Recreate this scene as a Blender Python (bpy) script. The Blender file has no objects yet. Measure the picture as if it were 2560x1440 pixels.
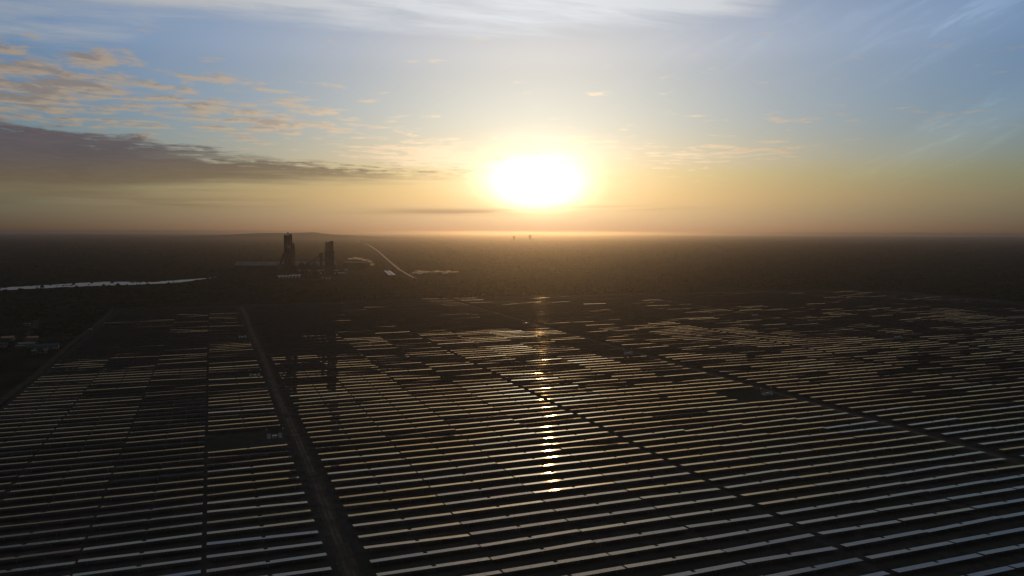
import bpy, math, random
import numpy as np
from mathutils import Vector, Quaternion

random.seed(7)
rng = np.random.default_rng(11)
R = math.radians
sc = bpy.context.scene
COL = sc.collection

# ------------------------------------------------------------------ camera
CAM_H = 122.0
YAW, PITCH, ROLL = 0.366497, 0.0713075, 0.0031
cd = bpy.data.cameras.new('camera')
cam = bpy.data.objects.new('camera', cd)
COL.objects.link(cam)
sc.camera = cam
cd.sensor_width = 36.0
cd.lens = 36.0 * 1960 / 2560
cd.clip_start = 0.5
cd.clip_end = 150000
cam.location = (0, 0, CAM_H)
cam.rotation_mode = 'QUATERNION'
_f = Vector((math.sin(YAW) * math.cos(PITCH), math.cos(YAW) * math.cos(PITCH), -math.sin(PITCH)))
cam.rotation_quaternion = _f.to_track_quat('-Z', 'Y') @ Quaternion((0, 0, 1), ROLL)

# ------------------------------------------------------------------ exposure and render settings
sc.view_settings.view_transform = 'Standard'
sc.view_settings.look = 'None'
sc.view_settings.exposure = 0.0
sc.view_settings.gamma = 1.0
sc.render.engine = 'CYCLES'
cy = sc.cycles
cy.max_bounces = 5
cy.diffuse_bounces = 2
cy.glossy_bounces = 3
cy.volume_bounces = 0
cy.transparent_max_bounces = 12
cy.use_denoising = True
cy.sample_clamp_indirect = 6.0
cy.sample_clamp_direct = 30.0

SUN_EL, SUN_AZ = R(3.65), R(22.9)          # azimuth clockwise from +Y
SUN_DIR = Vector((math.sin(SUN_AZ) * math.cos(SUN_EL), math.cos(SUN_AZ) * math.cos(SUN_EL), math.sin(SUN_EL)))

# ------------------------------------------------------------------ sun
ld = bpy.data.lights.new('sun', 'SUN')
ld.energy = 1.12
ld.angle = R(0.53)
ld.color = (1.0, 0.555, 0.20)
sun = bpy.data.objects.new('sun', ld)
COL.objects.link(sun)
sun.rotation_mode = 'QUATERNION'
sun.rotation_quaternion = SUN_DIR.to_track_quat('Z', 'Y')
sun.location = (0, 0, 400)

# ------------------------------------------------------------------ sky
world = bpy.data.worlds.new('World')
sc.world = world
world.use_nodes = True
nt = world.node_tree
for n in list(nt.nodes):
    nt.nodes.remove(n)


class V:
    """tiny expression builder over math nodes"""
    tree = None

    def __init__(s, sock): s.s = sock

    @staticmethod
    def m(op, *a, clamp=False):
        n = V.tree.nodes.new('ShaderNodeMath')
        n.operation = op
        n.use_clamp = clamp
        for i, x in enumerate(a):
            if isinstance(x, V): V.tree.links.new(x.s, n.inputs[i])
            else: n.inputs[i].default_value = float(x)
        return V(n.outputs[0])

    def __add__(s, o): return V.m('ADD', s, o)
    __radd__ = __add__
    def __sub__(s, o): return V.m('SUBTRACT', s, o)
    def __rsub__(s, o): return V.m('SUBTRACT', o, s)
    def __mul__(s, o): return V.m('MULTIPLY', s, o)
    __rmul__ = __mul__
    def __truediv__(s, o): return V.m('DIVIDE', s, o)
    def __rtruediv__(s, o): return V.m('DIVIDE', o, s)
    def __neg__(s): return V.m('MULTIPLY', s, -1)


def vmin(a, b): return V.m('MINIMUM', a, b)
def vmax(a, b): return V.m('MAXIMUM', a, b)
def vexp(a): return V.m('EXPONENT', a)


def sstep(x, a, b):
    n = V.tree.nodes.new('ShaderNodeMapRange')
    n.interpolation_type = 'SMOOTHSTEP'
    for i, v in zip((0, 1, 2), (x, a, b)):
        if isinstance(v, V): V.tree.links.new(v.s, n.inputs[i])
        else: n.inputs[i].default_value = float(v)
    n.inputs[3].default_value = 0
    n.inputs[4].default_value = 1
    return V(n.outputs[0])


def gauss(x, c, w):
    d = (x - c) / w
    return vexp(-(d * d))


def noise(x, y, z=0.0, scale=1.0, detail=4.0, rough=0.55, dist=0.0):
    c = V.tree.nodes.new('ShaderNodeCombineXYZ')
    for i, v in enumerate((x, y, z)):
        if isinstance(v, V): V.tree.links.new(v.s, c.inputs[i])
        else: c.inputs[i].default_value = float(v)
    n = V.tree.nodes.new('ShaderNodeTexNoise')
    n.noise_dimensions = '3D'
    V.tree.links.new(c.outputs[0], n.inputs['Vector'])
    n.inputs['Scale'].default_value = scale
    n.inputs['Detail'].default_value = detail
    n.inputs['Roughness'].default_value = rough
    n.inputs['Distortion'].default_value = dist
    return V(n.outputs['Fac'])


def curve(x, pts, lo, hi):
    """piecewise smooth function of x given as (x, y) points"""
    ys = [p[1] for p in pts]
    y0, y1 = min(ys), max(ys)
    n = V.tree.nodes.new('ShaderNodeFloatCurve')
    cv = n.mapping.curves[0]
    P = [((p[0] - lo) / (hi - lo), (p[1] - y0) / (y1 - y0)) for p in pts]
    cv.points[0].location = P[0]
    cv.points[1].location = P[-1]
    for p in P[1:-1]:
        cv.points.new(*p)
    n.mapping.update()
    t = V.m('DIVIDE', x - lo, hi - lo, clamp=True)
    V.tree.links.new(t.s, n.inputs['Value'])
    n.inputs['Factor'].default_value = 1.0
    return V(n.outputs[0]) * (y1 - y0) + y0


def rgb(r, g, b):
    c = V.tree.nodes.new('ShaderNodeCombineXYZ')
    for i, v in enumerate((r, g, b)):
        if isinstance(v, V): V.tree.links.new(v.s, c.inputs[i])
        else: c.inputs[i].default_value = float(v)
    return c.outputs[0]


def vmath(op, a, b):
    n = V.tree.nodes.new('ShaderNodeVectorMath')
    n.operation = op
    for i, x in enumerate((a, b)):
        if isinstance(x, (tuple, list)): n.inputs[i].default_value = x
        elif isinstance(x, V): V.tree.links.new(x.s, n.inputs[i])
        else: V.tree.links.new(x, n.inputs[i])
    return n.outputs['Value'] if op == 'DOT_PRODUCT' else n.outputs[0]


def vscale(a, f):
    n = V.tree.nodes.new('ShaderNodeVectorMath')
    n.operation = 'SCALE'
    if isinstance(a, tuple): n.inputs[0].default_value = a
    else: V.tree.links.new(a, n.inputs[0])
    if isinstance(f, V): V.tree.links.new(f.s, n.inputs['Scale'])
    else: n.inputs['Scale'].default_value = f
    return n.outputs[0]


def vmix(a, b, f):
    """a + (b - a) * f on colours"""
    n = V.tree.nodes.new('ShaderNodeMix')
    n.data_type = 'RGBA'
    n.clamp_factor = True
    V.tree.links.new(f.s, n.inputs[0])
    for i, x in ((6, a), (7, b)):
        if isinstance(x, tuple): n.inputs[i].default_value = (*x, 1)
        else: V.tree.links.new(x, n.inputs[i])
    return n.outputs[2]


V.tree = nt
tc = nt.nodes.new('ShaderNodeTexCoord')
nrm = nt.nodes.new('ShaderNodeVectorMath')
nrm.operation = 'NORMALIZE'
nt.links.new(tc.outputs['Generated'], nrm.inputs[0])
sep = nt.nodes.new('ShaderNodeSeparateXYZ')
nt.links.new(nrm.outputs[0], sep.inputs[0])
dx, dy, dz = (V(o) for o in sep.outputs)
EL = V.m('ARCSINE', dz) * (180 / math.pi)                       # degrees above the horizon
# azimuth in degrees, measured clockwise from the direction 21 degrees east of +Y
_c, _s = math.cos(R(21)), math.sin(R(21))
AZ = V.m('ARCTAN2', dx * _c - dy * _s, dx * _s + dy * _c) * (180 / math.pi)
sdot = V(vmath('DOT_PRODUCT', nrm.outputs[0], tuple(SUN_DIR)))
TH = V.m('ARCCOSINE', vmin(sdot, 0.999999)) * (180 / math.pi)    # degrees from the sun
# the sun shines through a thin level veil, so its glow is wider than tall
_saz = math.degrees(SUN_AZ) - 21.0
TV = V.m('SQRT', (AZ - _saz) * (AZ - _saz) + (EL - 3.2) * (EL - 3.2) * 2.7)
ELp = vmax(EL, 0.0)
inv = 1.0 / (vmax(dz, 0.0) + 0.03)
PX, PY = dx * inv, dy * inv                                      # position on a flat cloud deck

sky = nt.nodes.new('ShaderNodeTexSky')
sky.sky_type = 'NISHITA'
sky.sun_disc = False
sky.sun_elevation = SUN_EL
sky.sun_rotation = SUN_AZ
sky.altitude = 100
sky.air_density = 0.6
sky.dust_density = 1.0
sky.ozone_density = 3.0

# low dusty layer: extinction of the sky light towards the horizon, the same all round
g_pts = [(0.0, .205, .165, .165), (0.58, .236, .201, .206), (2.9, .495, .381, .235), (5.25, .689, .585, .430), (8.1, .800, .760, .670),
         (11.0, .985, .930, .845), (13.8, 1.250, 1.155, 1.050), (18.0, 1.28, 1.19, 1.09), (30.0, 1.1, 1.08, 1.05)]
gr, gg, gb = (curve(ELp, [(p[0], p[k]) for p in g_pts], 0, 30) for k in (1, 2, 3))
gw = noise(AZ * 0.16, EL * 0.55, 3.7, 1.0, 4, 0.55)
TV = TV * (0.74 + 0.52 * gw)
glow = 26.0 * vexp(-((TV / 2.8) * (TV / 2.8))) + 6.5 * vexp(-((TV / 4.8) * (TV / 4.8))) + 1.7 * vexp(-((TH / 10.0) * (TH / 10.0)))
base = vscale(sky.outputs[0], 1.28 - 0.60 * vexp(-((TH / 20.0) * (TH / 20.0))))
clear = vmath('MULTIPLY', base, rgb(gr, gg, gb))
gx = glow * (0.20 + 0.45 * sstep(EL, 0.0, 3.5))
clear = vmath('ADD', clear, rgb(gx, gx * (0.76 + 0.17 * sstep(EL, 0.0, 3.0)), gx * (0.42 + 0.38 * sstep(EL, 0.0, 4.0))))

# sunlit strength of cloud: brighter near the sun
lit_f = 0.62 + 1.5 * vexp(-((TH / 13.0) * (TH / 13.0))) + 0.45 * vexp(-((TH / 26.0) * (TH / 26.0)))

# --- thin high cirrus sheet
cw = noise(PX, PY, 3.1, 0.55, 3, 0.5)
cn = noise(PX * 0.55 + cw * 0.9, PY * 1.5 - cw * 0.6, 0.7, 1.1, 7, 0.62)
cedge = curve(AZ, [(-60, 12.5), (-33, 12.7), (-26.5, 13.2), (-22, 14.4), (-18, 14.9), (-13, 15.2), (-6, 14.9), (0, 14.4), (5, 14.7),
                   (12, 15.0), (17, 15.4), (21, 18.5), (33, 20.0), (60, 17.0)], -60, 60)
ca = sstep(EL - cedge + (cn - 0.5) * 6.0, -1.6, 1.5) * (0.42 + 0.75 * sstep(cn, 0.34, 0.60))
ca = vmin(ca, 0.93)
# streaks of cirrus leaning up to the right, and a thin general veil
su, sv = AZ * 0.87 + EL * 0.45, EL * 0.89 - AZ * 0.42
st = noise(su * 0.16, sv * 0.9, 5.0, 1.0, 6, 0.6, 0.6)
streak = sstep(st, 0.46, 0.74)
wisp = (gauss(sv, -6.8, 1.2) * gauss(su, 29.5, 5.5) * 1.3 + gauss(sv, -0.1, 2.2) * gauss(su, 33.0, 5.5) * 1.0
        + gauss(EL, 13.5, 2.6) * gauss(AZ, 18, 9) * 0.3) * (0.25 + streak)
wisp = wisp + sstep(EL, 16, 22) * streak * 0.35
cir_col = vscale((0.88, 0.90, 0.93), 10.0 * vmin(0.42 + 0.72 * vexp(-((TH / 19.0) * (TH / 19.0))), 1.1))
col = vmix(clear, cir_col, vmin(ca, 0.95))
wcol = vmath('ADD', vscale(clear, 1.12), (0.55, 0.62, 0.58))
col = vmix(col, wcol, vmin(wisp, 0.85))

# --- altocumulus flecks
aw = noise(PX, PY, 9.0, 1.7, 2, 0.5)
an = noise(PX + aw * 0.22, PY + aw * 0.22, 1.3, 4.0, 6, 0.60, 0.15)
sx, sy = math.sin(SUN_AZ) * 0.10, math.cos(SUN_AZ) * 0.10
an2 = noise(PX + aw * 0.22 + sx, PY + aw * 0.22 + sy, 1.3, 4.0, 4, 0.60, 0.15)
field_n = noise(AZ * 0.10, EL * 0.32, 4.4, 1.0, 3, 0.5)
cover = (gauss(AZ, -33, 14.5) * gauss(EL, 8.8, 3.0) * 0.28 + gauss(AZ, -15, 6) * gauss(EL, 7.6, 1.1) * 0.19
         + gauss(AZ, -5.5, 5.5) * gauss(EL, 5.5, 0.95) * 0.30 + gauss(AZ, 15.0, 7.0) * gauss(EL, 5.45, 0.75) * 0.22
         + gauss(AZ, 4, 4.5) * gauss(EL, 6.5, 0.5) * 0.17 + gauss(AZ, 23, 9) * gauss(EL, 7.6, 0.8) * 0.08
         + sstep(EL, 2.5, 4.0) * (1 - sstep(EL, 10, 15)) * 0.015 - sstep(EL, 12, 14) * 0.05) + (field_n - 0.5) * 0.13
ad = an + cover - 0.645
aa = sstep(ad, -0.03, 0.16) * sstep(EL, 1.5, 3.5)
thick = sstep(ad + (an2 - an) * 1.1, 0.03, 0.24)
a_lit = vscale((0.57, 0.43, 0.285), 10.0 * lit_f)
a_dark = vscale((0.20, 0.165, 0.17), 10.0 * (0.72 + 1.3 * vexp(-((TH / 16.0) * (TH / 16.0)))))
acol = vmix(a_lit, a_dark, thick * sstep(TH, 8, 24) * 0.62)
col = vmix(col, acol, aa * 0.78)

# --- the long grey bank
ln = noise(AZ * 0.075, EL * 1.9, 6.1, 1.0, 5, 0.55)
bn = noise(AZ * 0.13, EL * 0.62, 2.2, 1.0, 6, 0.58, 0.3)
bn2 = noise(AZ * 0.45, EL * 1.3, 7.0, 1.0, 4, 0.55)
btop = curve(AZ, [(-90, 4.0), (-60, 6.6), (-33, 6.95), (-28, 6.35), (-23, 5.75), (-17.8, 5.3), (-11, 4.75), (-6, 4.5), (-1.75, 4.4), (3, 4.2), (30, 3.6)], -90, 30)
bbot = curve(AZ, [(-90, 2.3), (-33, 2.5), (-23, 3.15), (-11, 3.95), (-1.75, 4.35), (3, 4.5), (30, 4.6)], -90, 30)
top_m = sstep(btop + (bn - 0.5) * 1.6 + (bn2 - 0.5) * 1.3 + (an - 0.5) * 3.0 - 0.05 - EL, -0.15, 0.8)
bot_m = sstep(EL - bbot + (bn - 0.5) * 1.2 + (ln - 0.5) * 1.6, -0.8, 0.6)
gn = noise(AZ * 0.06, EL * 1.7, 8.3, 1.0, 5, 0.6, 0.5)
gaps = sstep(gn, 0.48, 0.62) * sstep(AZ, -27.0, -12.0) * 0.8
ba = top_m * bot_m * (1 - sstep(AZ, -4.0, 0.0)) * (1 - gaps)
depth = sstep(EL - bbot, 0.0, 2.8)
b_up = vscale((0.118, 0.098, 0.107), 10.0 * (0.86 + 1.0 * vexp(-((TH / 14.0) * (TH / 14.0)))))
b_dn = vscale((0.215, 0.160, 0.098), 10.0 * (0.72 + 1.1 * vexp(-((TH / 16.0) * (TH / 16.0)))))
bcol = vmix(b_dn, b_up, depth)
bcol = vscale(bcol, 0.62 + bn * 0.45 + an * 0.3)
col = vmix(col, bcol, ba * 0.93)

# --- low thin bars above the horizon
bars = (gauss(EL, 1.45, 0.22) * gauss(AZ, -4.5, 5.5) * 0.85 + gauss(EL, 1.75, 0.16) * gauss(AZ, 8, 4) * 0.55
        + gauss(EL, 1.9, 0.32) * (1 - sstep(AZ, -22, -12)) * 0.55 + gauss(EL, 3.0, 0.3) * gauss(AZ, -24, 7) * 0.4) * sstep(ln, 0.36, 0.56)
barcol = vmath('MULTIPLY', clear, (0.60, 0.56, 0.60))
barcol = vmix(barcol, (4.6, 3.3, 1.8), vexp(-((TH / 5.0) * (TH / 5.0))) * 0.8)
col = vmix(col, barcol, vmin(bars, 0.8))

bg = nt.nodes.new('ShaderNodeBackground')
nt.links.new(col, bg.inputs['Color'])
bg.inputs['Strength'].default_value = 0.1
wo = nt.nodes.new('ShaderNodeOutputWorld')
nt.links.new(bg.outputs[0], wo.inputs['Surface'])
world.cycles.sampling_method = 'MANUAL'
world.cycles.sample_map_resolution = 1024

# ================================================================== helpers
MATS = {}


def new_mat(name):
    m = bpy.data.materials.new(name)
    m.use_nodes = True
    MATS[name] = m
    V.tree = m.node_tree
    return m, m.node_tree, m.node_tree.nodes['Principled BSDF']


def surf(name, c0, c1, scale, rough=0.9, spec=0.2, metal=0.0, bump=0.0, c2=None, scale2=None, detail=6):
    """two or three tone noise material in object space metres"""
    m, t, b = new_mat(name)
    g = t.nodes.new('ShaderNodeNewGeometry')
    n = t.nodes.new('ShaderNodeTexNoise')
    n.inputs['Scale'].default_value = scale
    n.inputs['Detail'].default_value = detail
    n.inputs['Roughness'].default_value = 0.62
    t.links.new(g.outputs['Position'], n.inputs['Vector'])
    r = t.nodes.new('ShaderNodeValToRGB')
    r.color_ramp.elements[0].position = 0.36
    r.color_ramp.elements[1].position = 0.66
    r.color_ramp.elements[0].color = (*c0, 1)
    r.color_ramp.elements[1].color = (*c1, 1)
    t.links.new(n.outputs['Fac'], r.inputs[0])
    out = r.outputs[0]
    if c2:
        n2 = t.nodes.new('ShaderNodeTexNoise')
        n2.inputs['Scale'].default_value = scale2
        n2.inputs['Detail'].default_value = 5
        t.links.new(g.outputs['Position'], n2.inputs['Vector'])
        f = sstep(V(n2.outputs['Fac']), 0.48, 0.66)
        out = vmix(out, c2, f)
    t.links.new(out, b.inputs['Base Color'])
    b.inputs['Roughness'].default_value = rough
    b.inputs['Specular IOR Level'].default_value = spec
    b.inputs['Metallic'].default_value = metal
    if bump:
        bp = t.nodes.new('ShaderNodeBump')
        bp.inputs['Strength'].default_value = bump
        bp.inputs['Distance'].default_value = 1.0 / scale * 0.3
        t.links.new(n.outputs['Fac'], bp.inputs['Height'])
        t.links.new(bp.outputs[0], b.inputs['Normal'])
    return m


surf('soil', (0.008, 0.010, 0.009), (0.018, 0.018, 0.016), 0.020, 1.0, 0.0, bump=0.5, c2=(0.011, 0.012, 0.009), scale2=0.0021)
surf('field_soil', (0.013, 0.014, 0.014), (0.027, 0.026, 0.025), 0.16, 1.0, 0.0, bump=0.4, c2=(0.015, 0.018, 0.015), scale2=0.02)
surf('dirt', (0.032, 0.029, 0.026), (0.056, 0.049, 0.042), 0.22, 1.0, 0.0, bump=0.2, c2=(0.026, 0.024, 0.021), scale2=0.05)
surf('dull_dirt', (0.018, 0.017, 0.016), (0.034, 0.031, 0.027), 0.22, 1.0, 0.0)
surf('pale_dirt', (0.12, 0.095, 0.072), (0.18, 0.145, 0.11), 0.02, 1.0, 0.1)
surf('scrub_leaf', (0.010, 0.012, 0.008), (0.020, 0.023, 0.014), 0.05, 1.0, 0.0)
surf('tree_leaf', (0.018, 0.028, 0.011), (0.05, 0.065, 0.025), 0.6, 0.8, 0.15)
surf('bark', (0.05, 0.04, 0.03), (0.10, 0.08, 0.06), 2.0, 0.95, 0.1)
surf('concrete', (0.030, 0.029, 0.028), (0.058, 0.056, 0.053), 0.12, 1.0, 0.0, c2=(0.022, 0.021, 0.020), scale2=0.03)
surf('dark_cladding', (0.016, 0.016, 0.017), (0.032, 0.031, 0.030), 0.08, 0.9, 0.0)
surf('roof_metal', (0.04, 0.04, 0.042), (0.07, 0.07, 0.072), 0.06, 0.7, 0.03)
surf('pale_roof', (0.22, 0.22, 0.215), (0.31, 0.305, 0.29), 0.08, 0.6, 0.2)
surf('blue_roof', (0.014, 0.024, 0.030), (0.022, 0.036, 0.044), 0.4, 0.9, 0.03)
surf('farm_pale', (0.05, 0.05, 0.05), (0.085, 0.085, 0.08), 0.3, 0.9, 0.03)
surf('tile_roof', (0.08, 0.045, 0.033), (0.13, 0.07, 0.05), 0.8, 0.85, 0.2)
surf('plaster', (0.07, 0.065, 0.06), (0.11, 0.10, 0.093), 0.5, 1.0, 0.0)
surf('steel', (0.03, 0.03, 0.03), (0.055, 0.054, 0.052), 1.5, 0.9, 0.0)
surf('galvanised', (0.05, 0.05, 0.05), (0.09, 0.09, 0.09), 1.0, 0.65, 0.3)
surf('white_paint', (0.60, 0.61, 0.62), (0.74, 0.74, 0.74), 1.0, 0.3, 0.5)
surf('grey_paint', (0.13, 0.135, 0.135), (0.19, 0.19, 0.19), 1.0, 0.4, 0.5)
surf('dark_glass', (0.012, 0.014, 0.018), (0.02, 0.022, 0.026), 1.0, 0.15, 0.5)
surf('wood_door', (0.05, 0.035, 0.025), (0.09, 0.06, 0.04), 1.0, 0.8, 0.2)

# photovoltaic glass: dark cells under slightly dusty clear glass
m, t, b = new_mat('pv_glass')
g = t.nodes.new('ShaderNodeNewGeometry')
n1 = t.nodes.new('ShaderNodeTexNoise')
n1.inputs['Scale'].default_value = 0.35
n1.inputs['Detail'].default_value = 5
t.links.new(g.outputs['Position'], n1.inputs['Vector'])
r = t.nodes.new('ShaderNodeValToRGB')
r.color_ramp.elements[0].color = (0.006, 0.007, 0.012, 1)
r.color_ramp.elements[1].color = (0.014, 0.014, 0.018, 1)
t.links.new(n1.outputs['Fac'], r.inputs[0])
t.links.new(r.outputs[0], b.inputs['Base Color'])
rr = 0.020 + 0.020 * sstep(V(n1.outputs['Fac']), 0.3, 0.7)
t.links.new(rr.s, b.inputs['Roughness'])
b.inputs['IOR'].default_value = 1.28      # anti-reflection coated
b.inputs['Specular Tint'].default_value = (1.0, 0.92, 0.83, 1)

surf('pv_frame', (0.10, 0.10, 0.105), (0.15, 0.15, 0.15), 1.0, 0.5, 0.5, metal=0.5)
surf('pv_back', (0.03, 0.03, 0.032), (0.04, 0.04, 0.042), 1.0, 0.6, 0.3)

# water
m, t, b = new_mat('water')
b.inputs['Base Color'].default_value = (0.012, 0.014, 0.013, 1)
b.inputs['Roughness'].default_value = 0.36
b.inputs['IOR'].default_value = 1.33
g = t.nodes.new('ShaderNodeNewGeometry')
n1 = t.nodes.new('ShaderNodeTexNoise')
n1.inputs['Scale'].default_value = 0.12
n1.inputs['Detail'].default_value = 6
t.links.new(g.outputs['Position'], n1.inputs['Vector'])
bp = t.nodes.new('ShaderNodeBump')
bp.inputs['Strength'].default_value = 0.25
bp.inputs['Distance'].default_value = 0.6
t.links.new(n1.outputs['Fac'], bp.inputs['Height'])
t.links.new(bp.outputs[0], b.inputs['Normal'])


class MB:
    def __init__(s):
        s.v, s.f, s.mi = [], [], []

    def add(s, verts, faces, mi=0):
        o = len(s.v)
        s.v += [tuple(p) for p in verts]
        s.f += [tuple(i + o for i in f) for f in faces]
        s.mi += [mi] * len(faces) if isinstance(mi, int) else list(mi)
        return s

    def box(s, x0, x1, y0, y1, z0, z1, mi=0):
        v = [(x0, y0, z0), (x1, y0, z0), (x1, y1, z0), (x0, y1, z0), (x0, y0, z1), (x1, y0, z1), (x1, y1, z1), (x0, y1, z1)]
        return s.add(v, [(0, 3, 2, 1), (4, 5, 6, 7), (0, 1, 5, 4), (1, 2, 6, 5), (2, 3, 7, 6), (3, 0, 4, 7)], mi)

    def gable(s, x0, x1, y0, y1, z0, z1, mi=0, along='x', th=0.25):
        """pitched roof with eaves at z0 and ridge at z1, ridge along x or y"""
        if along == 'x':
            ym = (y0 + y1) / 2
            v = [(x0, y0, z0), (x1, y0, z0), (x1, ym, z1), (x0, ym, z1), (x1, y1, z0), (x0, y1, z0)]
        else:
            xm = (x0 + x1) / 2
            v = [(x0, y1, z0), (x0, y0, z0), (xm, y0, z1), (xm, y1, z1), (x1, y0, z0), (x1, y1, z0)]
        w = [(a, b_, c - th) for a, b_, c in v]
        v = v + w
        f = [(0, 1, 2, 3), (3, 2, 4, 5), (6, 9, 8, 7), (9, 11, 10, 8), (0, 6, 7, 1), (5, 4, 10, 11), (1, 7, 8, 2), (2, 8, 10, 4), (0, 3, 9, 6), (3, 5, 11, 9)]
        return s.add(v, f, mi)

    def cyl(s, p0, p1, r0, r1=None, n=12, mi=0):
        r1 = r0 if r1 is None else r1
        p0, p1 = Vector(p0), Vector(p1)
        d = (p1 - p0).normalized()
        a = d.orthogonal().normalized()
        c = d.cross(a)
        v = []
        for p, r_ in ((p0, r0), (p1, r1)):
            for k in range(n):
                t_ = 2 * math.pi * k / n
                v.append(p + a * (math.cos(t_) * r_) + c * (math.sin(t_) * r_))
        f = [(k, (k + 1) % n, n + (k + 1) % n, n + k) for k in range(n)]
        f += [tuple(range(n - 1, -1, -1)), tuple(range(n, 2 * n))]
        return s.add(v, f, mi)

    def beam(s, p0, p1, w, mi=0):
        return s.cyl(p0, p1, w * 0.7071, None, 4, mi)

    def mesh(s, name, mats):
        me = bpy.data.meshes.new(name)
        me.from_pydata(s.v, [], s.f)
        for m_ in (mats if isinstance(mats, (list, tuple)) else [mats]):
            me.materials.append(MATS[m_])
        if any(s.mi):
            me.polygons.foreach_set('material_index', s.mi)
        me.update()
        return me

    def obj(s, name, mats, parent=None, loc=None):
        return link(name, s.mesh(name, mats), parent, loc)


def link(name, data, parent=None, loc=None, rz=0.0):
    o = bpy.data.objects.new(name, data)
    COL.objects.link(o)
    if parent: o.parent = parent
    if loc: o.location = loc
    if rz: o.rotation_euler.z = rz
    return o


def tag(o, label=None, cat=None, group=None, kind=None):
    for k, v in (('label', label), ('category', cat), ('group', group), ('kind', kind)):
        if v: o[k] = v
    return o


def empty(name, loc, rz=0.0):
    return link(name, None, None, loc, rz)


def copy_tree(o, parent=None):
    c = o.copy()
    COL.objects.link(c)
    if parent: c.parent = parent
    for ch in o.children:
        copy_tree(ch, c)
    return c


def depth_of(x, y):
    return x * math.sin(YAW) + y * math.cos(YAW)


def in_view(x, y, margin=1.12):
    d = depth_of(x, y)
    if d < 90: return False
    l = x * math.cos(YAW) - y * math.sin(YAW)
    return abs(l / d) < 1280 / 1960 * margin + 18 / d


# ================================================================== terrain
def terrain_sheet():
    """one sheet: fine near the field, growing rings to 42 km"""
    rs = [0, 60, 120, 200, 300, 450, 700, 1000, 1400, 1900, 2500, 3300, 4500, 6500, 9000, 13000, 19000, 28000, 42000]
    n = 96
    b_ = MB()
    v = [(0, 0, 0)]
    for r_ in rs[1:]:
        for k in range(n):
            a = 2 * math.pi * k / n
            z = 0.0
            if r_ > 3500: z = -(r_ / 42000.0) ** 2 * 18 + (random.random() - 0.5) * min(14, r_ / 1500)
            v.append((r_ * math.sin(a), r_ * math.cos(a), z))
    f = [(0, 1 + (k + 1) % n, 1 + k) for k in range(n)]
    for i in range(len(rs) - 2):
        o0, o1 = 1 + i * n, 1 + (i + 1) * n
        for k in range(n):
            k2 = (k + 1) % n
            f.append((o0 + k, o0 + k2, o1 + k2, o1 + k))
    return b_.add(v, f).obj('terrain', 'soil')


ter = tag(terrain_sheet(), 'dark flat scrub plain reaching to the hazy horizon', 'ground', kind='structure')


def ribbon(name, pts, widths, z, mat):
    """flat strip along a polyline"""
    b_ = MB()
    v = []
    P = [Vector((p[0], p[1], 0)) for p in pts]
    for i, p in enumerate(P):
        d = (P[min(i + 1, len(P) - 1)] - P[max(i - 1, 0)]).normalized()
        s_ = Vector((d.y, -d.x, 0))
        w = widths[i] if isinstance(widths, (list, tuple)) else widths
        v += [(p - s_ * w / 2)[:2] + (z,), (p + s_ * w / 2)[:2] + (z,)]
    f = [(2 * i, 2 * i + 1, 2 * i + 3, 2 * i + 2) for i in range(len(P) - 1)]
    return b_.add(v, f).obj(name, mat)


def wobble(x, y0, y1, step, amp):
    ph = random.random() * 9
    return [(x + amp * math.sin(y / 61.0 + ph) + random.uniform(-.25, .25), y) for y in np.arange(y0, y1 + 1, step)]


# soil of the fenced field, then service tracks
FIELD_L, FIELD_R = -146.0, 1480.0
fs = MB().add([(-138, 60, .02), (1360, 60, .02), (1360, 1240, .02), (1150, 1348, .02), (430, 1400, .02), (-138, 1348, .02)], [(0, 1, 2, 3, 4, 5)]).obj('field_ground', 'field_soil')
tag(fs, 'dark bare soil under the solar tables', 'ground', kind='structure')
ROADS = [44.6, 400.5, 757.5, 1114.5]
for i, (x, y1) in enumerate(zip(ROADS, (1335, 1385, 1345, 1300))):
    pw = wobble(x, 90, y1, 5, 0.7)
    o = ribbon('service_track', pw, [7.0 + random.uniform(-1.1, 1.1) for _ in pw], 0.05, 'dull_dirt')
    tag(o, kind='structure')
    for off in (-0.95, 0.95):                       # compacted wheel ruts
        r_ = ribbon('wheel_rut', [(px_ + off, py_) for px_, py_ in pw], [1.35 + random.uniform(-.35, .35) for _ in pw], 0.06, 'dirt')
        r_.parent = o
o = ribbon('perimeter_track', wobble(-142.5, 560, 1360, 15, 1.0), 6.0, 0.05, 'dull_dirt')
tag(o, kind='structure')
o = ribbon('farm_track', [(-420, 1400), (-295, 1432), (-261, 1455), (-246, 1503), (-218, 1559), (-159, 1612), (-98, 1736), (-24, 1807), (60, 1880)], 7, 0.05, 'dull_dirt')
tag(o, kind='structure')
o = ribbon('farm_lane', [(-252, 1470), (-236, 1315), (-222, 1210), (-209, 1127), (-203, 1050), (-190, 985)], 7, 0.06, 'dull_dirt')
tag(o, kind='structure')
o = ribbon('plant_road', [(1700, 9800), (1480, 8300), (1355, 7244), (1190, 6200), (972, 4867), (820, 3980), (672, 3122), (561, 2460), (511, 2118), (496, 1990)], [18, 17, 16, 14, 12, 10.5, 9, 8.5, 8.5, 7], 0.9, 'pale_dirt')
tag(o, kind='structure')
o = ribbon('plant_yard_road', [(60, 1880), (150, 2030), (300, 2035), (430, 2040), (505, 2080)], 9, 0.06, 'dirt')
tag(o, kind='structure')

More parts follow.
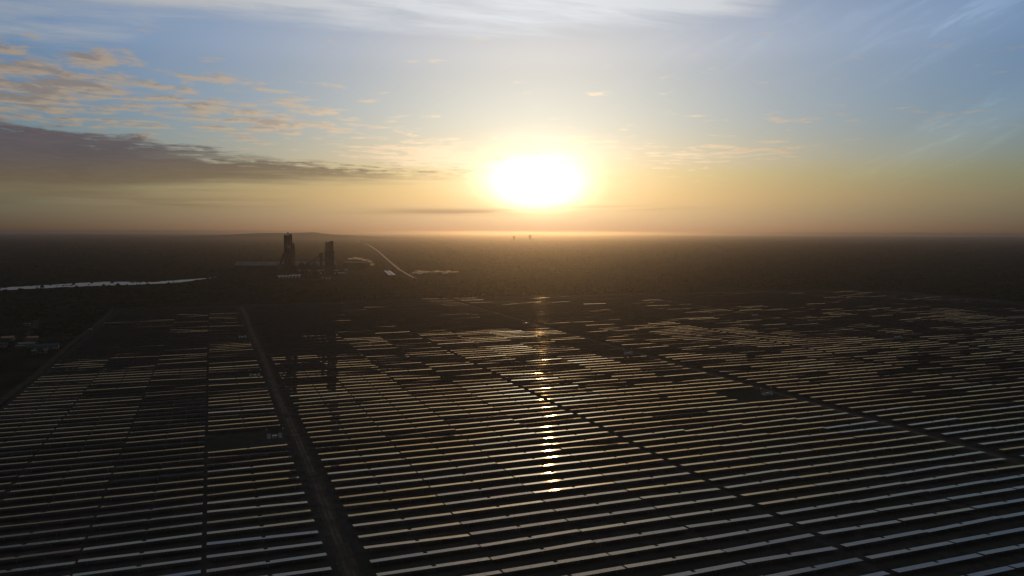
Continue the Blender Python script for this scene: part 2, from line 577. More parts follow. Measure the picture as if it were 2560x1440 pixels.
# river
def river():
    cx = [(-620, 1830, 110), (-505, 1862, 112), (-413, 1908, 120), (-340, 1962, 152), (-288, 2000, 176), (-240, 2022, 184), (-190, 2018, 160), (-150, 2012, 120), (-128, 2016, 84),
          (-108, 2034, 120), (-80, 2062, 128), (-52, 2100, 100), (-32, 2138, 62), (-16, 2168, 34), (2, 2196, 14), (16, 2214, 4)]
    top, bot = [], []
    for i in range(len(cx) - 1):
        for k in range(6):
            t_ = k / 6
            x, y, w = (cx[i][j] * (1 - t_) + cx[i + 1][j] * t_ for j in range(3))
            w *= 0.78
            top.append((x + random.uniform(-2, 2), y + w / 2 + random.uniform(-1, 1) * w * .07, 0.10))
            bot.append((x + random.uniform(-2, 2), y - w / 2 + random.uniform(-1, 1) * w * .07, 0.10))
    n = len(top)
    return MB().add(top + bot, [(n + i, n + i + 1, i + 1, i) for i in range(n - 1)]).obj('river', 'water')


tag(river(), 'shining strip of still river water winding past the scrub', 'river', kind='structure')


# far hills
def hills():
    b_ = MB()
    nx, ny = 90, 9
    v = []
    y0, y1 = 12500, 16500
    # heights along the ridge (lateral position measured across the line of sight)
    def ridge(a):   # a = lateral tangent
        h = 0
        for c, w, hh in ((-0.253, 0.015, 19), (-0.262, 0.045, 8), (-0.315, 0.03, 7), (-0.29, 0.12, 93)):
            h += hh * math.exp(-((a - c) / w) ** 2)
        return h
    c, s = math.cos(YAW), math.sin(YAW)
    for j in range(ny):
        t_ = j / (ny - 1)
        prof = math.sin(math.pi * t_) ** 0.8
        for i in range(nx):
            a = -0.62 + 0.62 * i / (nx - 1)
            d = y0 + (y1 - y0) * t_
            l = a * d
            z = -8 + prof * (ridge(a) * (1 + 0.012 * math.sin(a * 260 + j)) + 1.5 * math.sin(a * 90))
            v.append((d * s + l * c, d * c - l * s, z))
    f = [(j * nx + i, j * nx + i + 1, (j + 1) * nx + i + 1, (j + 1) * nx + i) for j in range(ny - 1) for i in range(nx - 1)]
    return b_.add(v, f).obj('hills', 'soil')


tag(hills(), 'low blue-grey ridge with a small peak on the horizon', 'hills', kind='structure')


# ================================================================== solar field
PITCH_V, V0 = 12.32, 204.1
HALF = 1.7               # half width of a table
HUB = 2.0
LEN = 41.7
MOD = 0.772               # module width along the row
FIXED = {}


def module_strip(x0, n, y0, y1, seed):
    """n framed modules side by side; top face glass, rim frame, tiny mounting errors"""
    rs = random.Random(seed)
    b_ = MB()
    for k in range(n):
        a0 = x0 + k * MOD + 0.012
        a1 = x0 + (k + 1) * MOD - 0.012
        j = [rs.gauss(0, 0.0011) for _ in range(4)]
        z0, z1 = 0.0, 0.04
        fr = 0.028
        v = [(a0, y0, z0), (a1, y0, z0), (a1, y1, z0), (a0, y1, z0),
             (a0, y0, z1 + j[0]), (a1, y0, z1 + j[1]), (a1, y1, z1 + j[2]), (a0, y1, z1 + j[3]),
             (a0 + fr, y0 + fr, z1 + j[0] - .004), (a1 - fr, y0 + fr, z1 + j[1] - .004), (a1 - fr, y1 - fr, z1 + j[2] - .004), (a0 + fr, y1 - fr, z1 + j[3] - .004)]
        f = [(0, 3, 2, 1), (0, 1, 5, 4), (1, 2, 6, 5), (2, 3, 7, 6), (3, 0, 4, 7), (4, 5, 9, 8), (5, 6, 10, 9), (6, 7, 11, 10), (7, 4, 8, 11), (8, 9, 10, 11)]
        b_.add(v, f, [2, 1, 1, 1, 1, 1, 1, 1, 1, 0])
    return b_


NM = 54
PV = ['pv_glass', 'pv_frame', 'pv_back']
near_meshes = [module_strip(-NM * MOD / 2, NM, -HALF, -0.02, 10 + i).mesh('module_strip', PV) for i in range(4)]
farl_meshes = [module_strip(-NM * MOD / 2, NM // 2 - 1, 0.02, HALF, 30 + i).mesh('module_strip', PV) for i in range(4)]
farr_meshes = [module_strip(MOD, NM // 2 - 1, 0.02, HALF, 50 + i).mesh('module_strip', PV) for i in range(4)]
tube_mesh = MB().cyl((-NM * MOD / 2 - .1, 0, -.13), (NM * MOD / 2 + .1, 0, -.13), .09, None, 8).mesh('torque_tube', 'galvanised')
post_mesh = MB().box(-.09, .09, -.06, .06, -0.3, HUB - .2).mesh('post', 'galvanised')
drive_mesh = MB().box(-.28, .28, -.22, .22, HUB - .55, HUB - .06).cyl((0, .18, HUB - .4), (0, .75, HUB - .55), .09, None, 8).mesh('slew_drive', 'grey_paint')

# column start positions (left edge of each table)
COLS = []
def block(x0, n, key, spacing=42.3):
    for i in range(n):
        COLS.append((x0 + i * spacing + spacing / 2 - 0.1, (key, i)))
block(-133.4, 3, 'west', 42.7)
block(-4.3, 1, 'strip', 42.4)
block(51.4, 4, 'mid', 42.45)
block(224.4, 4, 'east', 42.45)
for q in range(1, 3):
    block(51.4 + 356.2 * q, 4, 'beyond', 42.45)
    block(224.4 + 356.2 * q, 4, 'beyond', 42.45)
block(51.4 + 356.2 * 3, 4, 'beyond', 42.45)
ORD = ['first', 'second', 'third', 'fourth']
PLACE = {'west': 'column left of the narrow dark aisle', 'strip': 'column between narrow dark aisle and wide dirt track',
         'mid': 'column right of the wide dirt track', 'east': 'column right of the mid-field aisle', 'beyond': 'column beyond the second dirt track'}


def table_label(key, i, tilt, d):
    """which column it stands in"""
    n = 2 - i if key == 'west' else i % 4
    w = 'single' if key == 'strip' else ORD[n]
    return 'long dark glass solar table, ' + w + ' ' + PLACE[key], 'solar tables, ' + w + ' ' + PLACE[key]


STATIONS = [(33.4, 475.5), (32.8, 686.5), (32.4, 944.0), (389.5, 475.5), (389.5, 686.5), (390.0, 961.0), (746.5, 686.5), (746.5, 475.5), (746.5, 944.0)]


def station_clear(x, y):
    for sx_, sy_ in STATIONS:
        if abs(y - sy_) < 13.0 and 0 < sx_ - x + 6 < 44: return True
    return False


# smooth tilt field: neighbouring tables lag the sun by similar amounts
def smooth_noise(x, y, seed):
    r_ = random.Random(seed)
    s_ = 0
    for k in range(10):
        a, l, ph = r_.uniform(0, 6.28), r_.uniform(90, 420), r_.uniform(0, 6.28)
        s_ += math.sin((x * math.cos(a) + y * math.sin(a)) * 6.283 / l + ph)
    return s_ / math.sqrt(5)


tables = []
for cx, key in COLS:
    k = -2
    while True:
        y = V0 + k * PITCH_V
        k += 1
        ymax = 1336 + (50 * math.exp(-((cx - 430) / 260) ** 2)) - (max(0, cx - 1000) * 0.28)
        if y > ymax: break
        if not in_view(cx, y, 1.16): continue
        if station_clear(cx, y): continue
        dep = math.degrees(math.atan2(CAM_H - 2, math.hypot(0.36 * y, y)))
        far = min(max((y - 380) / 640, 0), 1)
        aim = 2.3 - 4.0 * far                      # where in the low sky the glass looks
        tilt = min(6.6, (dep - aim) / 2) + 0.3 * smooth_noise(cx, y, 5) + random.gauss(0, 0.40 + 0.45 * math.exp(-max(y - 280, 0) / 300))
        if random.random() < 0.05: tilt += random.gauss(0, 1.2)
        tilt = min(max(tilt, 0.8), 8.4)
        roll = 0.22 * smooth_noise(cx, y, 8) + random.gauss(0, 0.42)
        tables.append((depth_of(cx, y), cx, y, key, tilt, roll))
tables.sort()
vis = [t_ for t_ in tables if in_view(t_[1], t_[2], 1.0) and t_[0] > 255]
ids = set(id(t_) for t_ in vis[:300])
near = [t_ for t_ in tables if id(t_) in ids]
rest = [t_ for t_ in tables if id(t_) not in ids]

for i, (d, cx, y, key, tilt, roll) in enumerate(near):
    e = empty('solar_table', (cx, y, 0))
    lab, grp = table_label(key[0], key[1], tilt, d)
    tag(e, lab, 'solar panel', grp)
    rot = (-R(tilt), -R(roll), 0)
    q = random.randrange(4)
    for me in (near_meshes[q], farl_meshes[q], farr_meshes[q]):
        o = link('module_strip', me, e, (0, 0, HUB))
        o.rotation_euler = rot
    o = link('torque_tube', tube_mesh, e, (0, 0, HUB))
    o.rotation_euler = rot
    for px in (-18, -9, 0, 9, 18):
        link('post', post_mesh, e, (px, 0, 0))
    link('slew_drive', drive_mesh, e, (0, 0, 0))

# the many smaller, farther tables as one body
b_ = MB()
for d, cx, y, key, tilt, roll in rest:
    ct, st_ = math.cos(R(tilt)), math.sin(R(tilt))
    sr = math.tan(R(roll))
    hl = NM * MOD / 2
    def pt(x, yy, zz):
        return (cx + x, y + yy * ct + zz * st_, HUB - yy * st_ + zz * ct + x * sr)
    for (x0, x1, ya, yb) in ((-hl, hl, -HALF, -.01), (-hl, -MOD, .01, HALF), (MOD, hl, .01, HALF)):
        c8 = [(x0, ya, 0), (x1, ya, 0), (x1, yb, 0), (x0, yb, 0), (x0, ya, .04), (x1, ya, .04), (x1, yb, .04), (x0, yb, .04)]
        b_.add([pt(*p) for p in c8], [(0, 3, 2, 1), (4, 5, 6, 7), (0, 1, 5, 4), (1, 2, 6, 5), (2, 3, 7, 6), (3, 0, 4, 7)], [2, 0, 1, 1, 1, 1])
    for px in (-14, 0, 14):
        b_.add([(cx + px - .1, y, 0), (cx + px + .1, y, 0), (cx + px + .1, y, HUB - .1), (cx + px - .1, y, HUB - .1)], [(0, 1, 2, 3)], 2)
o = b_.obj('solar_tables', PV)
tag(o, 'many thin far rows of solar tables running out to the scrub', 'solar panel', kind='stuff')


# inverter stations
def inverter_station():
    e = empty('inverter_station', (0, 0, 0))
    MB().box(-5.5, 4.5, -2.6, 2.6, -0.1, 0.3).obj('concrete_pad', 'concrete', e)
    for x in (-4.0, 2.4):
        c = MB().box(x - .9, x + .9, -1.3, 1.3, 0.3, 2.5).obj('inverter_cabinet', 'grey_paint', e)
        MB().box(x - 1.0, x + 1.0, -1.4, 1.4, 2.5, 2.62).obj('cabinet_roof', 'farm_pale', c)
        MB().box(x - .7, x + .7, -1.34, -1.3, .6, 2.2).obj('louvre_door', 'grey_paint', c)
    tb = MB().box(-2.2, .6, -.8, .8, .3, 1.9).obj('transformer_tank', 'grey_paint', e)
    for x in (-1.6, -.8, 0):
        MB().cyl((x, 0, 1.9), (x, 0, 2.5), .12, .07, 8).obj('bushing', 'concrete', tb)
    for s_ in (-1, 1):
        rb = MB()
        for k in range(6):
            rb.box(-1.9 + k * .42, -1.7 + k * .42, s_ * .8 if s_ > 0 else -1.2, 1.2 if s_ > 0 else -.8, .5, 1.7)
        rb.obj('radiator', 'grey_paint', tb)
    for x in (-5.2, 4.2):
        p = MB().cyl((x, 2.2, .3), (x, 2.2, 5.2), .07, .05, 8).obj('lamp_pole', 'galvanised', e)
        MB().box(x - .15, x + .15, 1.5, 2.2, 5.15, 5.3).obj('lamp_head', 'white_paint', p)
    return e


sta0 = inverter_station()
sta_lab = {44: 'pale-topped inverter cabinets on a concrete pad beside the wide dirt track',
           400: 'pale-topped inverter cabinets on a concrete pad beside the second dirt track',
           757: 'pale-topped inverter cabinets on a concrete pad beside the third dirt track'}
for i, (x, y) in enumerate(STATIONS):
    o = sta0 if i == 0 else copy_tree(sta0)
    o.location = (x, y, 0)
    kx = min(sta_lab, key=lambda q: abs(q - 8 - x))
    tag(o, sta_lab[kx], 'inverter station', 'inverter stations beside track %d' % (1 + list(sta_lab).index(kx)))
    o['group'] = 'inverter stations along the ' + ('wide' if kx == 44 else 'second' if kx == 400 else 'third') + ' dirt track'


# ================================================================== vegetation
# scrub bushes on the plain (uncountable)
def scrub():
    pts = []
    tries = 0
    # density per zone
    c, s = math.cos(YAW), math.sin(YAW)
    while len(pts) < 26000 and tries < 400000:
        tries += 1
        d = 900 * math.exp(random.random() * math.log(9.5))
        a = random.uniform(-0.74, 0.74)
        l = a * d
        x, y = d * s + l * c, d * c - l * s
        if -150 < x < 1365 and y < 1400: continue
        if -620 < x < 20 and abs(y - (1840 + (x + 620) * .46)) < 90 and y > 1700 and random.random() < .84: continue
        if 140 < x < 520 and 2015 < y < 2700: continue
        if abs(x - (511 + (y - 2118) * .165)) < 14 and y > 2000: continue
        if -215 < x < -140 and 860 < y < 1060 and random.random() < .8: continue
        if abs(x + 215) < 9 and 1000 < y < 1460: continue
        if smooth_noise(x * .55, y * .4, 77) + .6 * smooth_noise(x * 2.1, y * 1.6, 78) + random.gauss(0, .5) < -.25: continue
        pts.append((x, y, d))
    P = np.array(pts)
    n = len(P)
    # base blob: a jittered low octasphere with 14 vertices
    ico = [(0, 0, 1.0)] + [(math.cos(k * 1.2566) * .8, math.sin(k * 1.2566) * .8, .55) for k in range(5)] + [(math.cos(k * 1.2566 + .6) * 1.0, math.sin(k * 1.2566 + .6) * 1.0, -.05) for k in range(5)]
    B = np.array(ico)
    F = [(0, 1 + k, 1 + (k + 1) % 5) for k in range(5)]
    for k in range(5):
        F += [(1 + k, 6 + k, 1 + (k + 1) % 5), (1 + (k + 1) % 5, 6 + k, 6 + (k + 1) % 5)]
    F = np.array(F)
    sz = rng.uniform(1.3, 3.2, n) * np.where(rng.random(n) < .15, 1.7, 1.0) * (1 + P[:, 2] / 5000)
    hz = sz * rng.uniform(.5, 1.0, n)
    jit = rng.uniform(.65, 1.3, (n, len(B), 3))
    W = B[None] * jit
    W[:, :, 0] *= sz[:, None]
    W[:, :, 1] *= sz[:, None]
    W[:, :, 2] *= hz[:, None]
    W[:, :, 0] += P[:, 0:1]
    W[:, :, 1] += P[:, 1:2]
    verts = W.reshape(-1, 3)
    faces = (F[None] + (np.arange(n) * len(B))[:, None, None]).reshape(-1, 3)
    me = bpy.data.meshes.new('scrub')
    me.vertices.add(len(verts))
    me.vertices.foreach_set('co', verts.ravel())
    me.loops.add(faces.size)
    me.loops.foreach_set('vertex_index', faces.ravel().astype(np.int32))
    me.polygons.add(len(faces))
    me.polygons.foreach_set('loop_start', (np.arange(len(faces)) * 3).astype(np.int32))
    me.materials.append(MATS['scrub_leaf'])
    me.update(calc_edges=True)
    return link('scrub', me)


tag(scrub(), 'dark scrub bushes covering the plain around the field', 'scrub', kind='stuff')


def tree_proto(seed, h):
    rs = random.Random(seed)
    trunk = MB()
    trunk.cyl((0, 0, -.2), (rs.uniform(-.2, .2), rs.uniform(-.2, .2), h * .5), .26, .15, 7)
    limbs = []
    for k in range(6):
        a = k * 1.05 + rs.uniform(-.3, .3)
        tip = (math.cos(a) * h * rs.uniform(.18, .32), math.sin(a) * h * rs.uniform(.18, .32), h * rs.uniform(.6, .9))
        trunk.cyl((0, 0, h * rs.uniform(.3, .48)), tip, .10, .03, 5)
        limbs.append(tip)
    crown = MB()
    cl = [(t_[0] * 1.05, t_[1] * 1.05, t_[2]) for t_ in limbs] + [(rs.gauss(0, h * .12), rs.gauss(0, h * .12), h * rs.uniform(.65, .95)) for _ in range(5)]
    for c in cl:
        r_ = h * rs.uniform(.12, .2)
        for _ in range(46):
            p = Vector((rs.gauss(0, 1), rs.gauss(0, 1), rs.gauss(0, .75)))
            p = p.normalized() * r_ * rs.uniform(.45, 1.05)
            n = Vector((rs.gauss(0, 1), rs.gauss(0, 1), rs.gauss(.4, 1))).normalized()
            a = n.orthogonal().normalized() * rs.uniform(.16, .34)
            b2 = n.cross(a).normalized() * rs.uniform(.16, .34)
            o = Vector(c) + p
            crown.add([o - a - b2, o + a - b2, o + a + b2, o - a + b2], [(0, 1, 2, 3)])
    return trunk.mesh('trunk', 'bark'), crown.mesh('crown', 'tree_leaf')


protos = [tree_proto(3 + i, h) for i, h in enumerate((6.5, 8.0, 5.5))]
tree_spots = [(-150, 986, 1), (-157, 994, 0), (-146, 1002, 2), (-196, 930, 2), (-168, 940, 0), (-205, 968, 1), (-214, 1036, 0), (-186, 1046, 2), (-160, 884, 2), (-176, 902, 0), (-193, 1080, 1),
              (-226, 1122, 2), (-232, 1200, 0), (-158, 1062, 0), (-220, 1000, 2), (-149, 935, 2)]
for i, (x, y, k) in enumerate(tree_spots):
    e = empty('tree', (x, y, 0), random.uniform(0, 6))
    s_ = random.uniform(.85, 1.2)
    e.scale = (s_, s_, s_)
    tag(e, 'small dark leafy tree among the farm sheds beside the perimeter track', 'tree', 'trees among the farm sheds')
    link('trunk', protos[k][0], e)
    link('crown', protos[k][1], e)


# ================================================================== farm buildings
def house(name, label, cat, x, y, rz, w, d, h, roof_mat, rise=1.2, wall='plaster', group=None, door=True):
    e = empty(name, (x, y, 0), rz)
    wl = MB().box(-w / 2, w / 2, -d / 2, d / 2, -.1, h)
    # gable end walls
    for sx_ in (-1, 1):
        xx = sx_ * (w / 2 - .1)
        wl.add([(xx, -d / 2, h), (xx, d / 2, h), (xx, 0, h + rise)], [(0, 1, 2)])
    wl.obj('wall', wall, e)
    MB().gable(-w / 2 - .5, w / 2 + .5, -d / 2 - .5, d / 2 + .5, h + .12, h + rise + .28, along='x').obj('roof', roof_mat, e)
    if door:
        MB().box(-w * .12 - .6, -w * .12 + .6, -d / 2 - .06, -d / 2 - .003, 0, 2.1).obj('door', 'wood_door', e)
        for k in (-.35, .2):
            f_ = MB().box(w * k - .7, w * k + .7, -d / 2 - .05, -d / 2 - .003, .9, 2.0).obj('window', 'dark_glass', e)
            MB().box(w * k - .8, w * k + .8, -d / 2 - .15, -d / 2 - .052, .8, .9).obj('sill', 'concrete', f_)
    tag(e, label, cat, group)
    return e


house('farm_shed', 'long farm shed with a pale sheet roof by the farm lane', 'shed', -184, 951, R(4), 15, 7, 3.0, 'farm_pale')
house('farm_shed', 'lower lean shed with pale roof in front of the long pale shed', 'shed', -187.5, 939, R(4), 8, 4, 2.2, 'farm_pale', .6)
house('farm_barn', 'wide barn with a dull blue roof beside the pale shed', 'barn', -161, 923, R(2), 22, 11, 3.6, 'blue_roof', 1.5)
house('farm_house', 'narrow grey-roofed house in front of the blue-roofed barn', 'house', -162, 893, R(8), 13, 5, 2.6, 'roof_metal', .9)
house('farm_house', 'tiled house at the edge of the farm yard', 'house', -213, 1010, R(-6), 12, 7, 3.0, 'tile_roof', 1.6)
house('farm_barn', 'barn with a blue roof at the far side of the yard lane', 'barn', -209, 953, R(3), 14, 9, 3.4, 'blue_roof', 1.4)
house('farm_house', 'small tiled house beyond the pale shed', 'house', -188, 1003, R(5), 10, 6, 2.8, 'tile_roof', 1.4)
house('farm_hut', 'grey hut beside the farm lane between the yard and river', 'hut', -222, 1156, R(0), 7, 5, 2.6, 'roof_metal', .8)
house('gate_hut', 'small pale hut beside the perimeter track', 'hut', -138.5, 1066, R(0), 4, 4, 2.6, 'farm_pale', .6)


# ================================================================== cement works
PLANT_RZ = -R(18)


def preheater_a():
    e = empty('preheater_tower', (197, 2219, 0), PLANT_RZ)
    W, D = 18.5, 18.0
    fr = MB()
    lv = [0, 14, 27, 39, 51, 63, 75, 87, 99, 110]
    for sx_ in (-1, 0, 1):
        for sy_ in (-1, 0, 1):
            if sx_ == 0 and sy_ == 0: continue
            x, y = sx_ * (W / 2 - .9), sy_ * (D / 2 - .9)
            fr.box(x - .9, x + .9, y - .9, y + .9, -.3, 110)
    fr.obj('concrete_frame', 'concrete', e)
    for z in lv[1:]:
        MB().box(-W / 2 - .6, W / 2 + .6, -D / 2 - .6, D / 2 + .6, z - .5, z + .5).obj('floor_slab', 'concrete', e)
    # partial cladding on storeys
    for i, (z0, z1) in enumerate(zip(lv[:-1], lv[1:])):
        if i in (0, 1, 2, 3, 5, 7, 8):
            MB().box(-W / 2 + 1.9, W / 2 - (1.9 if i != 5 else 7), -D / 2 + .25, -D / 2 + .6, z0 + .5, z1 - .5).obj('cladding_panel', 'dark_cladding', e)
        if i in (0, 1, 2, 4, 6, 7, 8):
            MB().box(W / 2 - .6, W / 2 - .25, -D / 2 + 1.9, D / 2 - 1.9, z0 + .5, z1 - .5).obj('cladding_panel', 'dark_cladding', e)
    for i, z in enumerate((42, 54, 66, 78, 90, 101)):
        x = -3.6 if i % 2 else 3.6
        c = MB().cyl((x, 0, z), (x, 0, z + 7.0), 3.6, None, 16).cyl((x, 0, z), (x, 0, z - 6.5), 3.6, .7, 16).obj('cyclone', 'steel', e)
        MB().cyl((x, 0, z + 7), (-x, 0, z + 9.5), 1.2, None, 10).obj('gas_duct', 'steel', c)
    # head gear: A-frame hoist and penthouse
    hg = MB()
    for s_ in (-1, 1):
        hg.beam((-3.6, s_ * 3, 110.5), (0, s_ * 3, 119), .9).beam((3.6, s_ * 3, 110.5), (0, s_ * 3, 119), .9)
    hg.beam((0, -4, 118.8), (0, 4, 118.8), 1.0)
    hg.obj('hoist_frame', 'steel', e)
    MB().box(5.4, 9.2, -4, 4, 110.5, 115).obj('penthouse', 'dark_cladding', e)
    MB().box(-9.2, -6.2, -6, 4, 110.5, 113).obj('penthouse', 'dark_cladding', e)
    # side shaft on the right
    sh = MB().box(W / 2 + .8, W / 2 + 7.5, -4, 4, -.3, 86).obj('lift_shaft', 'concrete', e)
    MB().box(W / 2 + 3.4, W / 2 + 6.0, -2, 2, 86, 91).obj('shaft_head', 'dark_cladding', sh)
    # sloping gallery flaring on the left
    MB().beam((-W / 2 - 14, -3, 26), (-W / 2, -3, 66), 4.4).obj('bucket_gallery', 'dark_cladding', e)
    MB().box(-W / 2 - 19, -W / 2 - 1.2, -9, 9, -.3, 34).obj('kiln_feed_building', 'concrete', e)
    MB().box(W / 2 + .8, W / 2 + 10, -9.5, -4.3, -.3, 30).obj('stair_block', 'dark_cladding', e)
    return tag(e, 'tallest dark cement preheater tower with an A-frame hoist on top', 'tower')


def preheater_b():
    e = empty('preheater_tower', (303, 2186, 0), PLANT_RZ)
    W, D = 19.0, 17.0
    fr = MB()
    for sx_ in (-1, -.12, .3, 1):
        for sy_ in (-1, 1):
            x, y = sx_ * (W / 2 - .9), sy_ * (D / 2 - .9)
            fr.box(x - .9, x + .9, y - .9, y + .9, -.3, 92.5)
    fr.obj('concrete_frame', 'concrete', e)
    for z in (12, 24, 36, 48, 58, 70, 82, 92.5):
        MB().box(-W / 2 - .6, W / 2 + .6, -D / 2 - .6, D / 2 + .6, z - .5, z + .5).obj('floor_slab', 'concrete', e)
    lo = MB().box(-W / 2 - 1.4, W / 2 + 1.6, -D / 2 - 1.2, D / 2 + 1.2, -.3, 69).obj('clad_base', 'dark_cladding', e)
    for z in (20, 40, 60):
        MB().box(-W / 2 - 1.55, W / 2 + 1.75, -D / 2 - 1.35, D / 2 + 1.35, z - .4, z + .4).obj('belt_course', 'concrete', lo)
    MB().box(2.4, W / 2 - .2, -D / 2 + .3, D / 2 - .3, 70.5, 95.5).obj('upper_cladding', 'dark_cladding', e)
    for x, z in ((-5.6, 76), (-5.6, 86.5), (-1.2, 80)):
        MB().cyl((x, 0, z), (x, 0, z + 4), 2.3, None, 14).cyl((x, 0, z), (x, 0, z - 4.5), 2.3, .5, 14).obj('cyclone', 'steel', e)
    MB().box(-8.6, -2.4, -3, 3, 88, 90.8).obj('cable_house', 'pale_roof', e)
    return tag(e, 'shorter dark cement preheater tower with an open top storey', 'tower')


preheater_a()
preheater_b()


def hall(name, label, cat, x, y, L, D, h, rise, rz=PLANT_RZ, roof='roof_metal', wall='dark_cladding', bays=0):
    e = empty(name, (x, y, 0), rz)
    wl = MB().box(-L / 2, L / 2, -D / 2, D / 2, -.3, h)
    for sx_ in (-1, 1):
        xx = sx_ * (L / 2 - .1)
        wl.add([(xx, -D / 2, h), (xx, D / 2, h), (xx, 0, h + rise)], [(0, 1, 2)])
    wl.obj('wall', wall, e)
    rf = MB().gable(-L / 2 - 1, L / 2 + 1, -D / 2 - 1, D / 2 + 1, h + .4, h + rise + .7, along='x', th=.5).obj('roof', roof, e)
    if rise > 3:
        MB().box(-L / 2 + 6, L / 2 - 6, -1.6, 1.6, h + rise, h + rise + 1.9).obj('ridge_vent', wall, rf)
    for k in range(bays):
        xx = -L / 2 + L * (k + .5) / bays
        MB().box(xx - 2.2, xx + 2.2, -D / 2 - .3, -D / 2 - .01, 0, min(5.5, h - .6)).obj('bay_door', 'grey_paint', e)
    return tag(e, label, cat)


hall('storage_hall', 'very long ridge-roofed storage hall behind the cement towers', 'hall', 222, 2566, 306, 44, 15, 13, -R(17.3))
hall('storage_hall', 'lower flat hall at the right end of the cement works', 'hall', 446, 2612, 70, 30, 19, 3, -R(17.3))
hall('packing_shed', 'broad low shed with grey roof below the shorter tower', 'shed', 302, 2292, 80, 30, 9.5, 2.6, -R(17.6), bays=6)
hall('workshop_shed', 'long low shed with a pale roof below the tallest tower', 'shed', 178, 2133, 32, 12, 4.5, .8, R(0), 'pale_roof', bays=4)
hall('workshop_shed', 'second low shed with brighter roof joined in line below the tallest tower', 'shed', 207, 2136, 25, 14, 6.0, 1.0, R(0), 'pale_roof', bays=3)
hall('gate_house', 'small flat-roofed gate building in front of the broad shed', 'shed', 277, 2058, 26, 8, 3.6, .5, R(-18), 'roof_metal', bays=3)
hall('poultry_shed', 'left one of two parallel long pale-roofed sheds beside the plant road', 'shed', 474, 2232, 238, 6.0, 3.2, .9, R(81.5), 'pale_roof')
hall('poultry_shed', 'right one of two parallel long pale-roofed sheds beside the plant road', 'shed', 484.5, 2230, 238, 6.0, 3.2, .9, R(81.5), 'pale_roof')

# weigh tower, transfer tower and conveyor
e = empty('weigh_tower', (355, 2232, 0), PLANT_RZ)
MB().box(-4, 4, -4, 4, -.3, 15.5).obj('wall', 'plaster', e)
MB().box(-4.5, 4.5, -4.5, 4.5, 15.5, 16.3).obj('roof', 'pale_roof', e)
MB().box(-24, -4.1, -2.5, 2.5, 4.2, 6.2).obj('gallery', 'pale_roof', e)
for x in (-22, -13):
    MB().box(x - .4, x + .4, -2, 2, -.3, 4.2).obj('leg', 'concrete', e)
tag(e, 'small square pale tower at the end of the broad shed', 'tower')

e = empty('conveyor', (309, 2408, 0), PLANT_RZ)
MB().box(-4, 4, -4, 4, -.3, 54).obj('transfer_tower', 'dark_cladding', e)
MB().box(-4.8, 4.8, -4.8, 4.8, 50, 58).obj('tower_head', 'dark_cladding', e)
MB().beam((-44, 0, 20), (0, 0, 52), 3.4).obj('belt_gallery', 'dark_cladding', e)
MB().beam((2, 0, 40), (34, 0, 26), 3.0).obj('belt_gallery', 'dark_cladding', e)
for x, z in ((-34, 27), (-18, 38)):
    MB().beam((x - 2, 0, 0), (x, 0, z), .9).beam((x + 2, 0, 0), (x, 0, z), .9).obj('trestle', 'steel', e)
tag(e, 'sloping conveyor gallery climbing to a thin transfer tower', 'conveyor')


def silo(x, y, r_, h, label):
    e = empty('cement_silo', (x, y, 0))
    MB().cyl((0, 0, -.3), (0, 0, h), r_, None, 24).obj('silo_wall', 'concrete', e)
    MB().cyl((0, 0, h), (0, 0, h + 2.2), r_ + .3, r_ * .5, 24).obj('silo_roof', 'dark_cladding', e)
    MB().box(-2.4, 2.4, -2.4, 2.4, h + 1.0, h + 5).obj('filter_house', 'dark_cladding', e)
    tag(e, label, 'silo', 'silos between the two towers')


for k in range(3):
    silo(236 + k * 17, 2262 - k * 5.2, 7.4, 31, 'round concrete silo standing in a row between the two cement towers')

e = empty('rotary_kiln', (250, 2200, 0), PLANT_RZ)
kb = MB().cyl((-38, 0, 15), (38, 0, 12), 2.4, None, 18).obj('kiln_shell', 'steel', e)
for x in (-26, 0, 26):
    MB().cyl((x - .7, 0, 13.5 - x * .04), (x + .7, 0, 13.5 - x * .04), 2.9, None, 18).obj('riding_ring', 'grey_paint', kb)
    MB().box(x - 2.4, x + 2.4, -3.2, 3.2, -.3, 10.4 - x * .04).obj('kiln_pier', 'concrete', e)
tag(e, 'long sloping steel kiln tube between the two cement towers', 'kiln')

e = empty('stack', (148, 2600, 0))
MB().cyl((0, 0, -.3), (0, 0, 44), 2.0, 1.3, 14).obj('chimney_shaft', 'concrete', e)
MB().cyl((0, 0, 30), (0, 0, 31), 2.4, None, 14).obj('platform', 'steel', e)
tag(e, 'thin chimney stack rising behind the long storage hall', 'chimney')

# village roofs right of the plant road
vs = random.Random(21)
for i in range(16):
    x = 530 + vs.random() * 130
    y = 2160 + vs.random() * 90
    w, d = vs.uniform(8, 17), vs.uniform(6, 10)
    house('village_house', 'small village house on the flat ground right of the plant road', 'house', x, y, vs.uniform(-.5, .5), w, d, vs.uniform(2.8, 4), vs.choice(['pale_roof', 'tile_roof', 'roof_metal', 'pale_roof']), 1.3, group='village houses right of the plant road')

# far pair of towers on the plain
for i, (x, y, w, h, lab) in enumerate(((3767, 9745, 26, 72, 'thin far tower rising from haze, left of the broader far tower'), (4370, 10654, 34, 84, 'broader far tower fading in haze under the sun'))):
    e = empty('far_tower', (x, y, -2))
    MB().box(-w / 2, w / 2, -w / 2, w / 2, -4, h * .82).obj('tower_body', 'dark_cladding', e)
    MB().box(-w / 2.6, w / 2.6, -w / 2.6, w / 2.6, h * .82, h).obj('tower_head', 'dark_cladding', e)
    MB().box(w / 2, w / 2 + w * 1.2, -w / 2, w / 2, -4, h * .25).obj('annex', 'dark_cladding', e)
    tag(e, lab, 'tower')

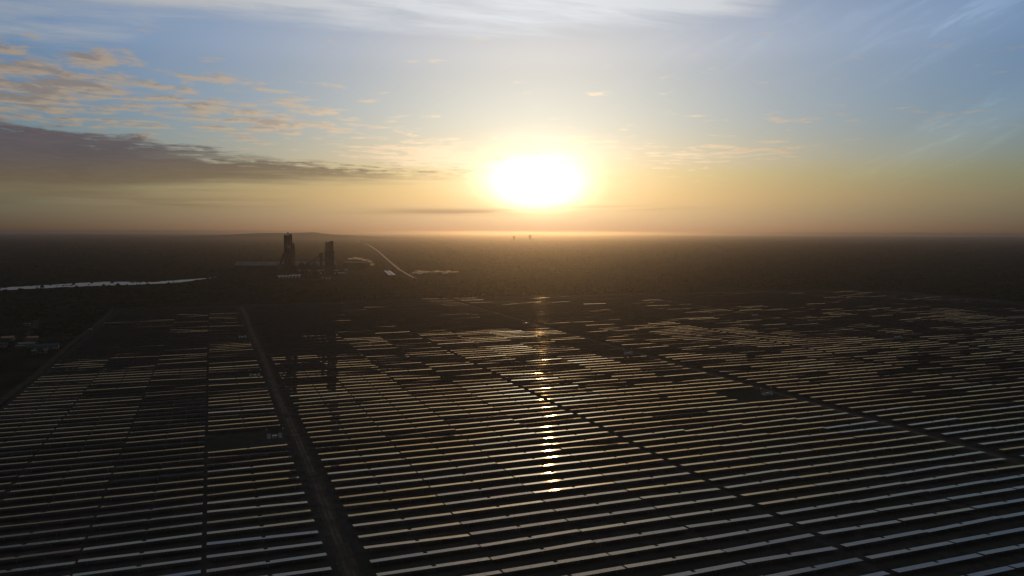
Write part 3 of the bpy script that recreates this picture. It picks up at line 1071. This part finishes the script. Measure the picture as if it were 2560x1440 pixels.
# ================================================================== air
def volume_mat(name, color, density, aniso):
    m = bpy.data.materials.new(name)
    m.use_nodes = True
    t = m.node_tree
    for n in list(t.nodes):
        t.nodes.remove(n)
    o = t.nodes.new('ShaderNodeOutputMaterial')
    p = t.nodes.new('ShaderNodeVolumePrincipled')
    p.inputs['Color'].default_value = (*color, 1)
    p.inputs['Density'].default_value = density
    p.inputs['Anisotropy'].default_value = aniso
    t.links.new(p.outputs[0], o.inputs['Volume'])
    MATS[name] = m


volume_mat('haze_air', (0.27, 0.27, 0.30), 5.2e-5, 0.84)
hz = MB().box(-46000, 46000, -46000, 46000, -40, 131).obj('haze', 'haze_air')
tag(hz, 'thin dusty haze lying over the whole plain', 'haze', kind='stuff')

# dust blowing off the yard at the right end of the works
volume_mat('dust_air', (0.85, 0.72, 0.6), 0.016, 0.6)
dr = random.Random(4)
b_ = MB()
def puff(b_, x, y, z, rx, ry, rz_):
    v, f = [], []
    nu, nv = 12, 7
    ph = dr.uniform(0, 6)
    for j in range(nv + 1):
        for i in range(nu):
            a, e_ = 6.2832 * i / nu, math.pi * (j / nv - .5)
            k = 1 + .22 * math.sin(3 * a + ph) * math.cos(e_) + .15 * math.sin(5 * e_ + ph)
            v.append((x + rx * k * math.cos(e_) * math.cos(a), y + ry * k * math.cos(e_) * math.sin(a), z + rz_ * k * math.sin(e_)))
    for j in range(nv):
        for i in range(nu):
            f.append((j * nu + i, j * nu + (i + 1) % nu, (j + 1) * nu + (i + 1) % nu, (j + 1) * nu + i))
    b_.add(v, f)
for (x, y, z, rx, rz_) in ((438, 2650, 31, 14, 2.5), (452, 2646, 33, 12, 4.5), (466, 2642, 31, 14, 3.5), (482, 2637, 27, 15, 2.6), (497, 2630, 22, 10, 3.5), (505, 2628, 12, 8, 6)):
    puff(b_, x, y, z, rx, rx * .7, rz_)
o = b_.obj('dust_cloud', 'dust_air')
tag(o, 'pale dust blowing over the right end of the cement works', 'dust', kind='stuff')
b_ = MB()
for k in range(7):
    puff(b_, 560 + k * 17 + dr.uniform(-5, 5), 2236 - k * 6, 5 + dr.uniform(0, 3), 13, 9, 2.2)
o = b_.obj('dust_cloud', 'dust_air')
tag(o, 'thin low dust drifting over the village roofs', 'dust', kind='stuff')
